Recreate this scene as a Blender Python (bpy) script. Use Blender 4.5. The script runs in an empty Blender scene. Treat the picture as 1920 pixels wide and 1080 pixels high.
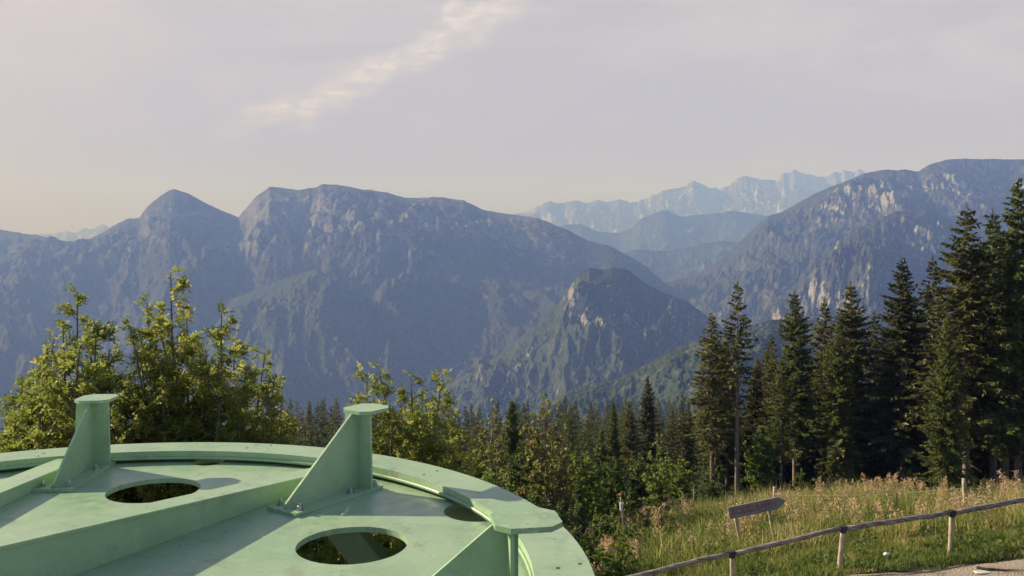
import bpy, bmesh, math, random
import numpy as np
from mathutils import Vector, Matrix
R = math.radians
sc = bpy.context.scene
# ------------------------------------------------------------------ camera
F = 1663.0            # focal length in pixels of the 1920 wide photograph
CZ = 8.0              # camera height above the path
cam = bpy.data.objects.new("camera", bpy.data.cameras.new("camera"))
sc.collection.objects.link(cam)
cam.location = (0, 0, CZ); cam.rotation_euler = (R(90), 0, 0)
cam.data.sensor_width = 36; cam.data.lens = 36 * F / 1920
cam.data.shift_y = -90 / 1920.0
cam.data.clip_start = 0.05; cam.data.clip_end = 120000
sc.camera = cam
# ------------------------------------------------------------------ light
SUN_AZ = R(64)        # left of the view direction (+Y)
SUN_EL = R(22.5)
sun_dir = Vector((-math.sin(SUN_AZ) * math.cos(SUN_EL), math.cos(SUN_AZ) * math.cos(SUN_EL), math.sin(SUN_EL)))
sd = bpy.data.lights.new("sun", 'SUN'); sd.energy = 5.0; sd.angle = R(0.6); sd.color = (1.0, 0.935, 0.91)
so = bpy.data.objects.new("sun", sd); sc.collection.objects.link(so)
so.rotation_euler = sun_dir.to_track_quat('Z', 'Y').to_euler()
sc.view_settings.view_transform = 'Standard'; sc.view_settings.look = 'None'
sc.view_settings.exposure = 0.93; sc.view_settings.gamma = 1.0
sc.view_settings.use_curve_mapping = False
sc.cycles.max_bounces = 5; sc.cycles.diffuse_bounces = 3; sc.cycles.glossy_bounces = 2
sc.cycles.transmission_bounces = 3; sc.cycles.volume_bounces = 0; sc.cycles.transparent_max_bounces = 4
sc.cycles.use_denoising = True; sc.cycles.denoiser = 'OPENIMAGEDENOISE'; sc.cycles.denoising_input_passes = 'RGB_ALBEDO_NORMAL'; sc.cycles.denoising_prefilter = 'ACCURATE'
sc.cycles.caustics_reflective = False; sc.cycles.caustics_refractive = False

class NT:
    def __init__(s, tree): s.t = tree; s.n = tree.nodes; s.l = tree.links
    def add(s, kind, **kw):
        n = s.n.new(kind)
        for k, v in kw.items():
            if hasattr(n, k): setattr(n, k, v)
        return n
    def link(s, a, b): s.l.new(a, b)
    def val(s, sock, v):
        if hasattr(v, 'is_output') or isinstance(v, bpy.types.NodeSocket): s.l.new(v, sock)
        else: sock.default_value = v
    def math(s, op, a, b=0.0, c=0.0, clamp=False):
        n = s.n.new('ShaderNodeMath'); n.operation = op; n.use_clamp = clamp
        for i, v in enumerate((a, b, c)): s.val(n.inputs[i], v)
        return n.outputs[0]
    def mix(s, f, a, b, mode='MIX'):
        n = s.n.new('ShaderNodeMix'); n.data_type = 'RGBA'; n.blend_type = mode
        s.val(n.inputs[0], f)
        s.val(n.inputs[6], a if not isinstance(a, tuple) else (*a, 1)); s.val(n.inputs[7], b if not isinstance(b, tuple) else (*b, 1))
        return n.outputs[2]
    def noise(s, vec, scale, detail=3, rough=.55, dist=0.0):
        n = s.n.new('ShaderNodeTexNoise'); s.l.new(vec, n.inputs['Vector'])
        n.inputs['Scale'].default_value = scale; n.inputs['Detail'].default_value = detail
        n.inputs['Roughness'].default_value = rough; n.inputs['Distortion'].default_value = dist
        return n.outputs['Fac']
    def smooth(s, v, a, b, lo=0.0, hi=1.0):
        n = s.n.new('ShaderNodeMapRange'); n.interpolation_type = 'SMOOTHSTEP'
        s.val(n.inputs[0], v)
        for i, x in enumerate((a, b, lo, hi)): n.inputs[i + 1].default_value = x
        return n.outputs[0]
    def ramp(s, f, stops):
        n = s.n.new('ShaderNodeValToRGB'); cr = n.color_ramp
        while len(cr.elements) < len(stops): cr.elements.new(0.5)
        for e, (p, c) in zip(cr.elements, stops): e.position = p; e.color = (*c, 1)
        s.val(n.inputs[0], f); return n.outputs[0]

# ------------------------------------------------------------------ world
w = bpy.data.worlds.new("World"); sc.world = w; w.use_nodes = True
t = NT(w.node_tree); t.n.clear()
outw = t.add('ShaderNodeOutputWorld'); bg = t.add('ShaderNodeBackground'); bg.inputs['Strength'].default_value = 0.073
sky = t.add('ShaderNodeTexSky'); sky.sky_type = 'NISHITA'; sky.sun_disc = False
sky.sun_elevation = SUN_EL; sky.sun_rotation = -SUN_AZ; sky.altitude = 1400; sky.air_density = 1.0; sky.dust_density = 1.6; sky.ozone_density = 1.2
tc = t.add('ShaderNodeTexCoord'); sep = t.add('ShaderNodeSeparateXYZ'); t.link(tc.outputs['Generated'], sep.inputs[0])
X, Y, Z = sep.outputs
Yc = t.math('MAXIMUM', Y, 0.08)
a = t.math('DIVIDE', X, Yc); b = t.math('DIVIDE', Z, Yc)      # tangent-plane direction ahead
comb = t.add('ShaderNodeCombineXYZ'); t.link(a, comb.inputs[0]); t.link(b, comb.inputs[1])
# high thin veil over everything, streaky
mp = t.add('ShaderNodeMapping'); mp.inputs['Rotation'].default_value = (0, 0, R(-14)); mp.inputs['Scale'].default_value = (1, 3.6, 1)
t.link(comb.outputs[0], mp.inputs[0])
veil = t.noise(mp.outputs[0], 3.0, 7, .62, .6)
veilm = t.smooth(veil, .40, .68, .0, 1.0)
# main cloud streak: a band along a bent line rising to the right
ax = t.math('ADD', a, 0.325); 
wob = t.noise(comb.outputs[0], 9.0, 6, .65)
line = t.math('ADD', t.math('MULTIPLY', ax, 0.30), t.math('MULTIPLY', t.math('MULTIPLY', ax, ax), 0.42))
dist = t.math('SUBTRACT', t.math('SUBTRACT', b, 0.124), line)
dist = t.math('ADD', dist, t.math('MULTIPLY', t.math('SUBTRACT', wob, .5), .12))
band = t.math('MULTIPLY', t.smooth(t.math('ABSOLUTE', dist), .0, .034, 1.0, .0), t.math('MULTIPLY', t.smooth(a, -.36, -.26), t.smooth(a, .04, -.03)))
fine = t.noise(mp.outputs[0], 30.0, 9, .72, .5)
band = t.math('MULTIPLY', band, t.smooth(fine, .40, .60, .3, 1.0))
pa = t.math('ADD', a, .064); pb = t.math('SUBTRACT', b, .256)
puff = t.smooth(t.math('ADD', t.math('ADD', t.math('MULTIPLY', pa, pa), t.math('MULTIPLY', pb, pb)), t.math('MULTIPLY', t.math('SUBTRACT', wob, .5), .0012)), .00001, .00035, 1.0, 0.0)
band = t.math('MAXIMUM', band, t.math('MULTIPLY', puff, t.smooth(fine, .38, .6)))
SKY = sky.outputs[0]
front = t.math('MULTIPLY', t.smooth(Y, -.1, .75), t.smooth(Z, .80, .30))       # the veil is lit up on the sun's side only
base = t.mix(t.math('MULTIPLY', front, .88), t.mix(.35, SKY, (1.9, 1.95, 2.3)), (4.15, 3.80, 3.72))
base = t.mix(t.math('MULTIPLY', t.math('MULTIPLY', veilm, front), .60), base, (5.1, 4.7, 4.65))
warm = t.math('MULTIPLY', t.smooth(b, .26, .0), front)
base = t.mix(t.math('MULTIPLY', warm, .6), base, (2.2, 1.6, 3.8))
glow = t.math('MULTIPLY', t.smooth(a, -.15, -.7), front)
base = t.mix(t.math('MULTIPLY', glow, .35), base, (5.9, 4.9, 4.5))
base = t.mix(t.math('MULTIPLY', band, .72), base, (6.9, 6.2, 5.9))
t.link(base, bg.inputs[0]); t.link(bg.outputs[0], outw.inputs[0])

# ------------------------------------------------------------------ helpers
rng = np.random.default_rng(11)
random.seed(5)
def link(o, parent=None):
    sc.collection.objects.link(o)
    if parent is not None: o.parent = parent
    return o
def tag(o, label=None, cat=None, group=None, kind=None):
    if label: o['label'] = label
    if cat: o['category'] = cat
    if group: o['group'] = group
    if kind: o['kind'] = kind
    return o
def empty(name, loc=(0, 0, 0), rz=0.0, parent=None):
    o = bpy.data.objects.new(name, None); o.empty_display_size = .2
    o.location = loc; o.rotation_euler = (0, 0, rz)
    return link(o, parent)
def npmesh(name, V, Fc, mat, parent=None, attrs=None, smooth=False):
    """one mesh object from numpy arrays; Fc is (m,3) or (m,4)"""
    V = np.asarray(V, np.float32); Fc = np.asarray(Fc, np.int32)
    me = bpy.data.meshes.new(name); n, k = Fc.shape
    me.vertices.add(len(V)); me.vertices.foreach_set('co', V.ravel())
    me.loops.add(n * k); me.loops.foreach_set('vertex_index', Fc.ravel())
    me.polygons.add(n); me.polygons.foreach_set('loop_start', np.arange(0, n * k, k, dtype=np.int32))
    if smooth: me.polygons.foreach_set('use_smooth', np.ones(n, bool))
    if attrs:
        for key, (dom, arr) in attrs.items():
            at = me.attributes.new(key, 'FLOAT', dom); at.data.foreach_set('value', np.asarray(arr, np.float32))
    me.update(calc_edges=True); me.materials.append(mat)
    return link(bpy.data.objects.new(name, me), parent)
def bmobj(name, bm, mat, parent=None, smooth=False, bevel=0.0):
    if bevel > 0:
        bmesh.ops.bevel(bm, geom=[e for e in bm.edges if e.is_manifold and e.calc_face_angle(0) > .5], offset=bevel, segments=1, affect='EDGES')
    bmesh.ops.recalc_face_normals(bm, faces=bm.faces)
    me = bpy.data.meshes.new(name); bm.to_mesh(me); bm.free(); me.materials.append(mat)
    if smooth:
        for p in me.polygons: p.use_smooth = True
    return link(bpy.data.objects.new(name, me), parent)
def prism(bm, pts, ax, lo, hi):
    """extrude the 2D polygon pts from lo to hi along axis index ax"""
    def P(p, h):
        q = list(p); q.insert(ax, h); return q
    A = [bm.verts.new(P(p, lo)) for p in pts]; B = [bm.verts.new(P(p, hi)) for p in pts]
    bm.faces.new(A[::-1]); bm.faces.new(B)
    for i in range(len(pts)):
        j = (i + 1) % len(pts); bm.faces.new((A[i], A[j], B[j], B[i]))
def tube_arrays(pts, rad, sides=7):
    pts = np.asarray(pts, float); rad = np.asarray(rad, float); n = len(pts)
    d = np.gradient(pts, axis=0); d /= np.linalg.norm(d, axis=1)[:, None] + 1e-9
    ref = np.where(np.abs(d[:, 2:3]) > .9, np.array([[1., 0, 0]]), np.array([[0., 0, 1.]]))
    u = np.cross(d, ref); u /= np.linalg.norm(u, axis=1)[:, None] + 1e-9; v = np.cross(d, u)
    an = np.arange(sides) * 2 * np.pi / sides
    V = pts[:, None, :] + rad[:, None, None] * (np.cos(an)[None, :, None] * u[:, None, :] + np.sin(an)[None, :, None] * v[:, None, :])
    i = np.arange(n - 1)[:, None] * sides; j = np.arange(sides)[None, :]; j2 = (j + 1) % sides
    Fc = np.stack([i + j, i + j2, i + sides + j2, i + sides + j], -1).reshape(-1, 4)
    V = V.reshape(-1, 3); c0 = len(V)
    return V, Fc
class Acc:
    def __init__(s): s.V = []; s.F = []; s.T = []; s.n = 0
    def add(s, V, Fc, T=None):
        s.V.append(V); s.F.append(Fc + s.n); s.n += len(V)
        s.T.append(np.zeros(len(Fc)) if T is None else T)
    def obj(s, name, mat, parent=None, smooth=False):
        return npmesh(name, np.concatenate(s.V), np.concatenate(s.F), mat, parent, {'tint': ('FACE', np.concatenate(s.T))}, smooth)
def kites(P, D, N, L, W, T=None):
    """leaf-shaped quads: base P, direction D, side vector N, length L, width W"""
    n = len(P); L = np.broadcast_to(L, (n,))[:, None]; W = np.broadcast_to(W, (n,))[:, None]
    V = np.stack([P, P + D * L * .45 + N * W * .5, P + D * L, P + D * L * .45 - N * W * .5], 1).reshape(-1, 3)
    return V, np.arange(4 * n).reshape(n, 4), (rng.random(n) if T is None else T)
def unit(v): return v / (np.linalg.norm(v, axis=-1, keepdims=True) + 1e-9)
# lattice noise in numpy
def _h(i, j, s):
    x = (i.astype(np.int64) * 374761393 + j.astype(np.int64) * 668265263 + s * 1442695041) & 0xffffffff
    x = ((x ^ (x >> 13)) * 1274126177) & 0xffffffff
    return ((x ^ (x >> 16)) & 0xffff) / 65535.0
def vnoise(x, y, s=0):
    i = np.floor(x); j = np.floor(y); fx = x - i; fy = y - j
    fx = fx * fx * fx * (fx * (fx * 6 - 15) + 10); fy = fy * fy * fy * (fy * (fy * 6 - 15) + 10)
    a = _h(i, j, s); b = _h(i + 1, j, s); c = _h(i, j + 1, s); d = _h(i + 1, j + 1, s)
    return (a + (b - a) * fx) * (1 - fy) + (c + (d - c) * fx) * fy
def fbm(x, y, oct=4, s=0, gain=.5, ridged=False):
    r = 0; amp = 1; tot = 0
    for k in range(oct):
        c, sn = math.cos(.6 * k), math.sin(.6 * k)
        v = vnoise(x * c - y * sn + 17.3 * k, x * sn + y * c - 9.1 * k, s + k)
        if ridged: v = 1 - np.abs(2 * v - 1)
        r = r + amp * v; tot += amp; amp *= gain; x = x * 2.03; y = y * 2.03
    return r / tot
def unproj(u, v, y): return ((u - 960) * y / F, y, CZ - (v - 450) * y / F)

# ------------------------------------------------------------------ materials
def newmat(name):
    m = bpy.data.materials.new(name); m.use_nodes = True; m.node_tree.nodes.clear()
    t = NT(m.node_tree); o = t.add('ShaderNodeOutputMaterial'); return m, t, o
def principled(t, o, col, rough=.6, spec=.5, bump=None, metallic=0.0, bdist=.01, bstr=.4):
    p = t.add('ShaderNodeBsdfPrincipled'); t.val(p.inputs['Base Color'], col if not isinstance(col, tuple) else (*col, 1))
    t.val(p.inputs['Roughness'], rough); p.inputs['Specular IOR Level'].default_value = spec; p.inputs['Metallic'].default_value = metallic
    if bump is not None:
        b = t.add('ShaderNodeBump'); b.inputs['Strength'].default_value = bstr; b.inputs['Distance'].default_value = bdist
        t.link(bump, b.inputs['Height']); t.link(b.outputs[0], p.inputs['Normal'])
    t.link(p.outputs[0], o.inputs[0]); return p
def leafmat(name, stops, transl=.35, rough=.55, vary=.25):
    m, t, o = newmat(name)
    at = t.add('ShaderNodeAttribute'); at.attribute_name = 'tint'
    oi = t.add('ShaderNodeObjectInfo')
    f = t.math('ADD', at.outputs['Fac'], t.math('MULTIPLY', t.math('SUBTRACT', oi.outputs['Random'], .5), vary), clamp=True)
    col = t.ramp(f, stops)
    p = t.add('ShaderNodeBsdfPrincipled'); t.link(col, p.inputs['Base Color']); p.inputs['Roughness'].default_value = rough
    p.inputs['Specular IOR Level'].default_value = .3
    tr = t.add('ShaderNodeBsdfTranslucent'); t.link(col, tr.inputs[0])
    mx = t.add('ShaderNodeMixShader'); mx.inputs[0].default_value = transl
    t.link(p.outputs[0], mx.inputs[1]); t.link(tr.outputs[0], mx.inputs[2]); t.link(mx.outputs[0], o.inputs[0])
    return m
M = {}
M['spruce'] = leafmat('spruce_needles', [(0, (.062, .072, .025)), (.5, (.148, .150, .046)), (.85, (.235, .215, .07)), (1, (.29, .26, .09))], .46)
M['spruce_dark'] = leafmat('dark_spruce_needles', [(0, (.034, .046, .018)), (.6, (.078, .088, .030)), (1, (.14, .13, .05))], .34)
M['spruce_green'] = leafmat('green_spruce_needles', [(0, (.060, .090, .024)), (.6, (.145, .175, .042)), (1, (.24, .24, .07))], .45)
M['rowan'] = leafmat('rowan_leaves', [(0, (.09, .135, .03)), (.35, (.185, .23, .05)), (.7, (.32, .335, .08)), (.95, (.48, .42, .12)), (.992, (.40, .28, .09)), (1, (.34, .18, .08))], .64, .5, .1)
M['shrub'] = leafmat('shrub_leaves', [(0, (.06, .10, .024)), (.5, (.14, .19, .042)), (1, (.26, .27, .07))], .5, .5, .15)
M['young'] = leafmat('young_tree_leaves', [(0, (.10, .17, .03)), (.6, (.24, .30, .05)), (1, (.40, .38, .09))], .55, .5, .1)
M['russet'] = leafmat('russet_leaves', [(0, (.10, .14, .035)), (.5, (.22, .22, .06)), (.8, (.34, .26, .10)), (1, (.44, .25, .16))], .55, .5, .1)
M['grass'] = leafmat('grass_blades', [(0, (.07, .12, .024)), (.35, (.15, .20, .045)), (.6, (.30, .30, .09)), (.8, (.50, .42, .18)), (1, (.62, .46, .27))], .5, .6, 0)
M['weed'] = leafmat('dry_weeds', [(0, (.20, .18, .07)), (.4, (.42, .34, .16)), (.75, (.60, .43, .29)), (1, (.68, .42, .34))], .45, .7, 0)
def bark(name, c1, c2, scale=6):
    m, t, o = newmat(name); tc = t.add('ShaderNodeTexCoord'); mp = t.add('ShaderNodeMapping'); mp.inputs['Scale'].default_value = (3, 3, .6)
    t.link(tc.outputs['Object'], mp.inputs[0]); n = t.noise(mp.outputs[0], scale, 5, .65)
    principled(t, o, t.mix(t.smooth(n, .3, .7), c1, c2), .9, .2, n, bdist=.03, bstr=.6); return m
M['bark'] = bark('spruce_bark', (.085, .062, .050), (.30, .235, .190))
M['twig'] = bark('grey_bark', (.10, .085, .065), (.25, .22, .18), 12)
M['wood'] = bark('weathered_wood', (.16, .14, .125), (.42, .375, .33), 5)
M['board'] = bark('board_wood', (.17, .16, .16), (.32, .30, .30), 7); M['board'].node_tree.nodes['Mapping'].inputs['Scale'].default_value = (.6, 3, 3)
M['rail'] = bark('rail_wood', (.075, .062, .062), (.33, .28, .26), 7); M['rail'].node_tree.nodes['Mapping'].inputs['Scale'].default_value = (.5, 3, 3)
M['pole'] = bark('peeled_pole', (.24, .19, .14), (.55, .46, .36), 7)
M['darkwood'] = bark('dark_joint', (.03, .025, .03), (.08, .07, .07), 9)
def plain(name, c, rough=.6, metallic=0.0, spec=.5):
    m, t, o = newmat(name); tc = t.add('ShaderNodeTexCoord'); n = t.noise(tc.outputs['Object'], 30, 3)
    principled(t, o, t.mix(n, tuple(x * .75 for x in c), tuple(min(1, x * 1.2) for x in c)), rough, spec, None, metallic); return m
M['steel'] = plain('zinc_bolt', (.42, .42, .46), .35, .85)
M['wire'] = plain('fence_wire', (.62, .62, .60), .5)
M['redpaint'] = plain('red_paint', (.45, .06, .06), .5)
M['whitepaint'] = plain('white_paint', (.70, .66, .60), .6)
M['fadedred'] = plain('faded_red_letters', (.36, .075, .09), .8)
M['stone'] = plain('pale_stone', (.62, .58, .52), .9)
M['paper'] = plain('white_paper', (.82, .82, .80), .8)
# painted steel
def paint(name, stain=.5):
    m, t, o = newmat(name); tc = t.add('ShaderNodeTexCoord'); g = t.add('ShaderNodeNewGeometry')
    P = g.outputs['Position']
    big = t.noise(P, 1.6, 5, .6, .4); med = t.noise(P, 9, 6, .7); fi = t.noise(P, 55, 6, .7)
    col = t.mix(t.smooth(big, .3, .7), (.250, .400, .240), (.335, .465, .300))
    col = t.mix(t.math('MULTIPLY', t.smooth(med, .45, .75), .45), col, (.43, .52, .37))
    sp = t.math('MULTIPLY', t.smooth(fi, .59, .66), t.smooth(med, .42, .6))
    col = t.mix(t.math('MULTIPLY', sp, .7 * stain), col, (.09, .13, .09))
    mp = t.add('ShaderNodeMapping'); mp.inputs['Rotation'].default_value = (0, 0, .5); mp.inputs['Scale'].default_value = (1.2, 14, 3); t.link(P, mp.inputs[0])
    st = t.noise(mp.outputs[0], 2.2, 5, .7)
    col = t.mix(t.math('MULTIPLY', t.smooth(st, .5, .78), .35 * stain), col, (.17, .27, .19))
    gr = t.noise(P, 4.2, 7, .72, .8)
    col = t.mix(t.math('MULTIPLY', t.smooth(gr, .52, .66), .42 * stain), col, (.16, .22, .15))
    wp_ = t.noise(P, 26, 3, .6)
    col = t.mix(t.math('MULTIPLY', t.smooth(wp_, .64, .70), .6 * stain), col, (.55, .58, .48))
    rust = t.math('MULTIPLY', t.smooth(t.noise(P, 3.1, 8, .75), .60, .66), .5 * stain)
    col = t.mix(rust, col, (.24, .17, .11))
    principled(t, o, col, t.smooth(med, .3, .7, .26, .50), .5, fi, bdist=.002, bstr=.25); return m
M['paint'] = paint('green_paint', 1.0); M['paint_clean'] = paint('green_paint_clean', .6)

# ------------------------------------------------------------------ ground
def A_of(x):
    x = np.asarray(x, float)
    return np.where(x < 8.28, -.21 + .22 * (np.maximum(x, -2) - 8.28) + .02 * (np.minimum(x, -2) + 2), -.21 + .1 * (np.minimum(x, 14) - 8.28))
def gz(x, y):
    x = np.asarray(x, float); y = np.asarray(y, float)
    k = np.clip((22 - y) / 10, 0, 1)
    a = A_of(np.where(x > 8, x, x))
    z = a - .25 * np.clip(y - 22, 0, 250) - .5 * np.clip(y - 272, 0, 1330) + .03 * np.clip(22 - y, 0, 60)
    z = z + (fbm(x / 7, y / 7, 3, 3) - .5) * .5 * np.clip((y - 23) / 10, 0, 1)
    return np.maximum(z, -735)
def dirt_ground(name):
    m, t, o = newmat(name); g = t.add('ShaderNodeNewGeometry'); P = g.outputs['Position']
    n1 = t.noise(P, .5, 5); n2 = t.noise(P, 6, 5, .7)
    col = t.mix(t.smooth(n1, .35, .65), (.026, .030, .014), (.05, .045, .024)); col = t.mix(t.math('MULTIPLY', n2, .5), col, (.035, .026, .017))
    principled(t, o, col, .95, .1, n2, bdist=.1); return m
M['ground'] = dirt_ground('forest_floor')
ys = np.concatenate([np.linspace(-40, 12, 14), np.linspace(13, 60, 95), np.linspace(62, 280, 70), np.geomspace(290, 19500, 60)])
th = np.linspace(-.83, .83, 180)
TT, YY = np.meshgrid(th, ys)
XX = np.tan(TT) * (np.maximum(YY, 0) + 30)
V = np.stack([XX, YY, gz(XX, YY)], -1).reshape(-1, 3)
nr, nc = XX.shape
def gridfaces(nr, nc):
    i = (np.arange(nr - 1)[:, None] * nc + np.arange(nc - 1)[None, :]); return np.stack([i, i + 1, i + nc + 1, i + nc], -1).reshape(-1, 4)
tag(npmesh('ground', V, gridfaces(nr, nc), M['ground'], smooth=True), kind='structure')
# gravel path
m, t, o = newmat('gravel'); g = t.add('ShaderNodeNewGeometry'); P = g.outputs['Position']
n1 = t.noise(P, 1.3, 6, .65); n2 = t.noise(P, 22, 5, .8); vo = t.add('ShaderNodeTexVoronoi'); vo.inputs['Scale'].default_value = 26; t.link(P, vo.inputs['Vector'])
col = t.mix(n2, (.24, .18, .14), (.66, .55, .46)); col = t.mix(t.math('MULTIPLY', vo.outputs['Distance'], .7), col, (.20, .16, .13))
col = t.mix(t.math('MULTIPLY', t.smooth(n1, .52, .66), t.smooth(n2, .35, .6)), col, (.15, .14, .07)); col = t.mix(t.math('MULTIPLY', t.smooth(t.noise(P, .7, 4), .5, .62), .6), col, (.19, .14, .10))
principled(t, o, col, .95, .15, vo.outputs['Distance'], bdist=.04, bstr=.8); M['gravel'] = m
xs = np.linspace(-4, 30, 170); vv = np.linspace(0, 1, 40)
XX, SS = np.meshgrid(xs, vv)
edge = 22.0 + .035 * (XX - 8) + (fbm(XX / 1.4, XX * 0 + 2, 4, 9) - .5) * .7 - .02 * (XX - 9)
YY = 9 + (edge - 9) * SS
V = np.stack([XX, YY, gz(XX, YY) + .03 + .02 * fbm(XX * 2, YY * 2, 3, 5) - .05 * (SS > .97)], -1).reshape(-1, 3)
tag(npmesh('path', V, gridfaces(*XX.shape), M['gravel'], smooth=True), kind='structure')

# ------------------------------------------------------------------ mountains
def hillmat(name, forest, forest2, rock, meadow=(.14, .15, .06), s=1.0, bstr=.9, cut=(.5, .8)):
    m, t, o = newmat(name); g = t.add('ShaderNodeNewGeometry'); P = g.outputs['Position']
    at = t.add('ShaderNodeAttribute'); at.attribute_name = 'rock'
    vo = t.add('ShaderNodeTexVoronoi'); t.link(P, vo.inputs['Vector']); vo.inputs['Scale'].default_value = .085 / s
    crown = t.math('SUBTRACT', 1.0, vo.outputs['Distance'])
    sp2 = t.add('ShaderNodeSeparateColor'); t.link(vo.outputs['Color'], sp2.inputs[0])
    tr = t.noise(P, .045 / s, 4, .8); md = t.noise(P, .004 / s, 6, .65); fi = t.noise(P, .022 / s, 6, .78)
    fcol = t.mix(t.math('ADD', t.math('MULTIPLY', sp2.outputs[0], .55), t.smooth(tr, .4, .7, 0, .5)), forest, forest2)
    fcol = t.mix(t.math('MULTIPLY', t.smooth(md, .56, .68), .6), fcol, meadow)
    rf = t.math('ADD', at.outputs['Fac'], t.math('MULTIPLY', t.math('SUBTRACT', fi, .5), 1.9))
    rf = t.math('ADD', rf, t.math('MULTIPLY', t.math('SUBTRACT', tr, .5), .9))
    mp_ = t.add('ShaderNodeMapping'); mp_.inputs['Scale'].default_value = (1, 1, .28); mp_.inputs['Rotation'].default_value = (0, .35, .2); t.link(P, mp_.inputs[0])
    stz = t.noise(mp_.outputs[0], .03 / s, 6, .75, .3)
    fcol = t.mix(t.math('MULTIPLY', t.smooth(stz, .53, .66), .55), fcol, tuple(.6 * c for c in rock))
    fcol = t.mix(t.math('MULTIPLY', t.smooth(stz, .46, .34), .6), fcol, tuple(.45 * c for c in forest))
    rm_ = t.smooth(rf, cut[0], cut[1])
    col = t.mix(t.math('MULTIPLY', rm_, .9), fcol, t.mix(t.smooth(tr, .35, .6), tuple(c * .55 for c in rock), rock))
    hgt = t.math('ADD', t.math('MULTIPLY', crown, t.math('SUBTRACT', 1.0, rm_)), t.math('MULTIPLY', fi, 1.6))
    p = principled(t, o, col, .95, .05, hgt, bdist=7.0 * s, bstr=bstr)
    return m
def mountain(name, prof, D, Db, zb, label, mat, nu=600, ns=260, amp=1.0, seed=1, jag=0.0, rock=.3, rockv=None, curve=1.0, spur=700.0, back=.35, skew=0.0, jw=48.):
    """a mountain massif: crest line of given bearings and heights, real slopes falling towards the valley and behind"""
    prof = np.array(prof, float); u = np.linspace(prof[0, 0], prof[-1, 0], nu)
    vy = np.interp(u, prof[:, 0], prof[:, 1])
    if jag: vy = vy - jag * ((fbm(u / jw, u * 0, 5, seed + 50, .56, True) - .6) * 2.2 + (vnoise(u / 5, u * 0, seed) - .5) * .5)
    Dv = np.interp(u, *zip(*D)) if isinstance(D, (list, tuple)) else np.full(nu, float(D))
    ax = (u - 960) / F
    zr = CZ - (vy - 450) * Dv / F
    nb = ns // 6
    s = np.concatenate([-np.linspace(1, 0, nb, endpoint=False) ** 1.3, np.linspace(0, 1, ns) ** 1.15])
    S, U = np.meshgrid(s, np.arange(nu), indexing='ij')
    DD = Dv[U]; Sf = np.clip(S, 0, 1); Sb = np.clip(-S, 0, 1)
    dist = DD + (Db - DD) * Sf + Sb * DD * back
    zz = zr[U] + (zb - zr[U]) * Sf ** curve + (np.minimum(zb, zr[U]) - 250 - zr[U]) * Sb ** .9
    along = (u * 1.0)[U] / F * DD                     # metres along the crest
    down = (DD - dist)
    env = np.clip(np.abs(S) * 7, 0, 1)
    env = env * env * (3 - 2 * env) * (S > 0)
    wx = (fbm(along / 420, down / 420, 3, seed + 9) - .5) * 320
    rd = fbm((along + wx + skew * down) / spur, down / (spur * 2.6) + 3, 2, seed, .5, True)
    r2 = fbm((along + wx * .7 + skew * down) / (spur * .3), down / (spur * .75), 3, seed + 20, .55, True)
    r3 = fbm(along / (spur * .09), down / (spur * .13), 4, seed + 40, .62)
    big = env * amp * ((rd - .62) * 230 + (r2 - .6) * 105 + (r3 - .5) * 80)
    z = zz + big * np.clip(1.15 - Sf * .3, 0, 1)
    # keep the near slope from rising over the crest line as seen from the station
    x = ax[U] * dist; y = dist
    V = np.stack([x, y, z], -1)
    gy = np.gradient(z, axis=0) / (np.gradient(y, axis=0) - 1e-6); gx = np.gradient(z, axis=1) / (np.gradient(x, axis=1) + 1e-6)
    steep = np.sqrt(gx ** 2 + gy ** 2)
    rk = rock + .35 * (steep - 1.0).clip(-1, 1.5) + .9 * (fbm(along / 260, down / 200, 4, seed + 70) - .5)
    if rockv is not None: rk = rk + rockv(u[U], 450 - (z - CZ) / y * F)
    o = npmesh(name, V.reshape(-1, 3), gridfaces(*x.shape)[:, ::-1], mat, attrs={'rock': ('POINT', rk.reshape(-1))}, smooth=False)
    o['label'] = label; o['kind'] = 'structure'; return o
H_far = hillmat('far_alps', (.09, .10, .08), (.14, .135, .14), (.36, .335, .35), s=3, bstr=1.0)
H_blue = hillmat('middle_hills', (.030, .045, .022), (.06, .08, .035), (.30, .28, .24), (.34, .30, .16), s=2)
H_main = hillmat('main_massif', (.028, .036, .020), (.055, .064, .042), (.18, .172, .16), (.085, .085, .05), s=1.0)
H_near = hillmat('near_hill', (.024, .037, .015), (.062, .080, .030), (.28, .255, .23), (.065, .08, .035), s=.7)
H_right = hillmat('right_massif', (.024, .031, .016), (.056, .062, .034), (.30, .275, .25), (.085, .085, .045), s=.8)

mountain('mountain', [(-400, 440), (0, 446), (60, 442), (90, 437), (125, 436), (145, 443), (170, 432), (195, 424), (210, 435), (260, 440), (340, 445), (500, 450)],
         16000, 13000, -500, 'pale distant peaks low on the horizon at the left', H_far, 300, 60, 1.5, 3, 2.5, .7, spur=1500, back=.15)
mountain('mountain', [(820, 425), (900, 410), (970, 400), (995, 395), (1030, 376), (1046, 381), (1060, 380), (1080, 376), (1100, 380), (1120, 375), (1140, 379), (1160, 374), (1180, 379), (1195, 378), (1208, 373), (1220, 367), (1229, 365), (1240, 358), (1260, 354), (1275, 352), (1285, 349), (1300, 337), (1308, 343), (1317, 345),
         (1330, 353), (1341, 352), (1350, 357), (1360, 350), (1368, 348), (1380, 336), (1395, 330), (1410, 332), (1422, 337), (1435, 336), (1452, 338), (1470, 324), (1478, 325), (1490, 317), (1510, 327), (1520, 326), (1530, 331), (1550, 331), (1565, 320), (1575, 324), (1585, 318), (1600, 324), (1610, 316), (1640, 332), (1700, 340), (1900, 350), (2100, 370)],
         13500, 10500, -700, 'pale jagged limestone range far behind the valley', H_far, 1300, 260, 1.3, 7, 1.6, .55, spur=1100, curve=.9, jw=13.)
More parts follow.
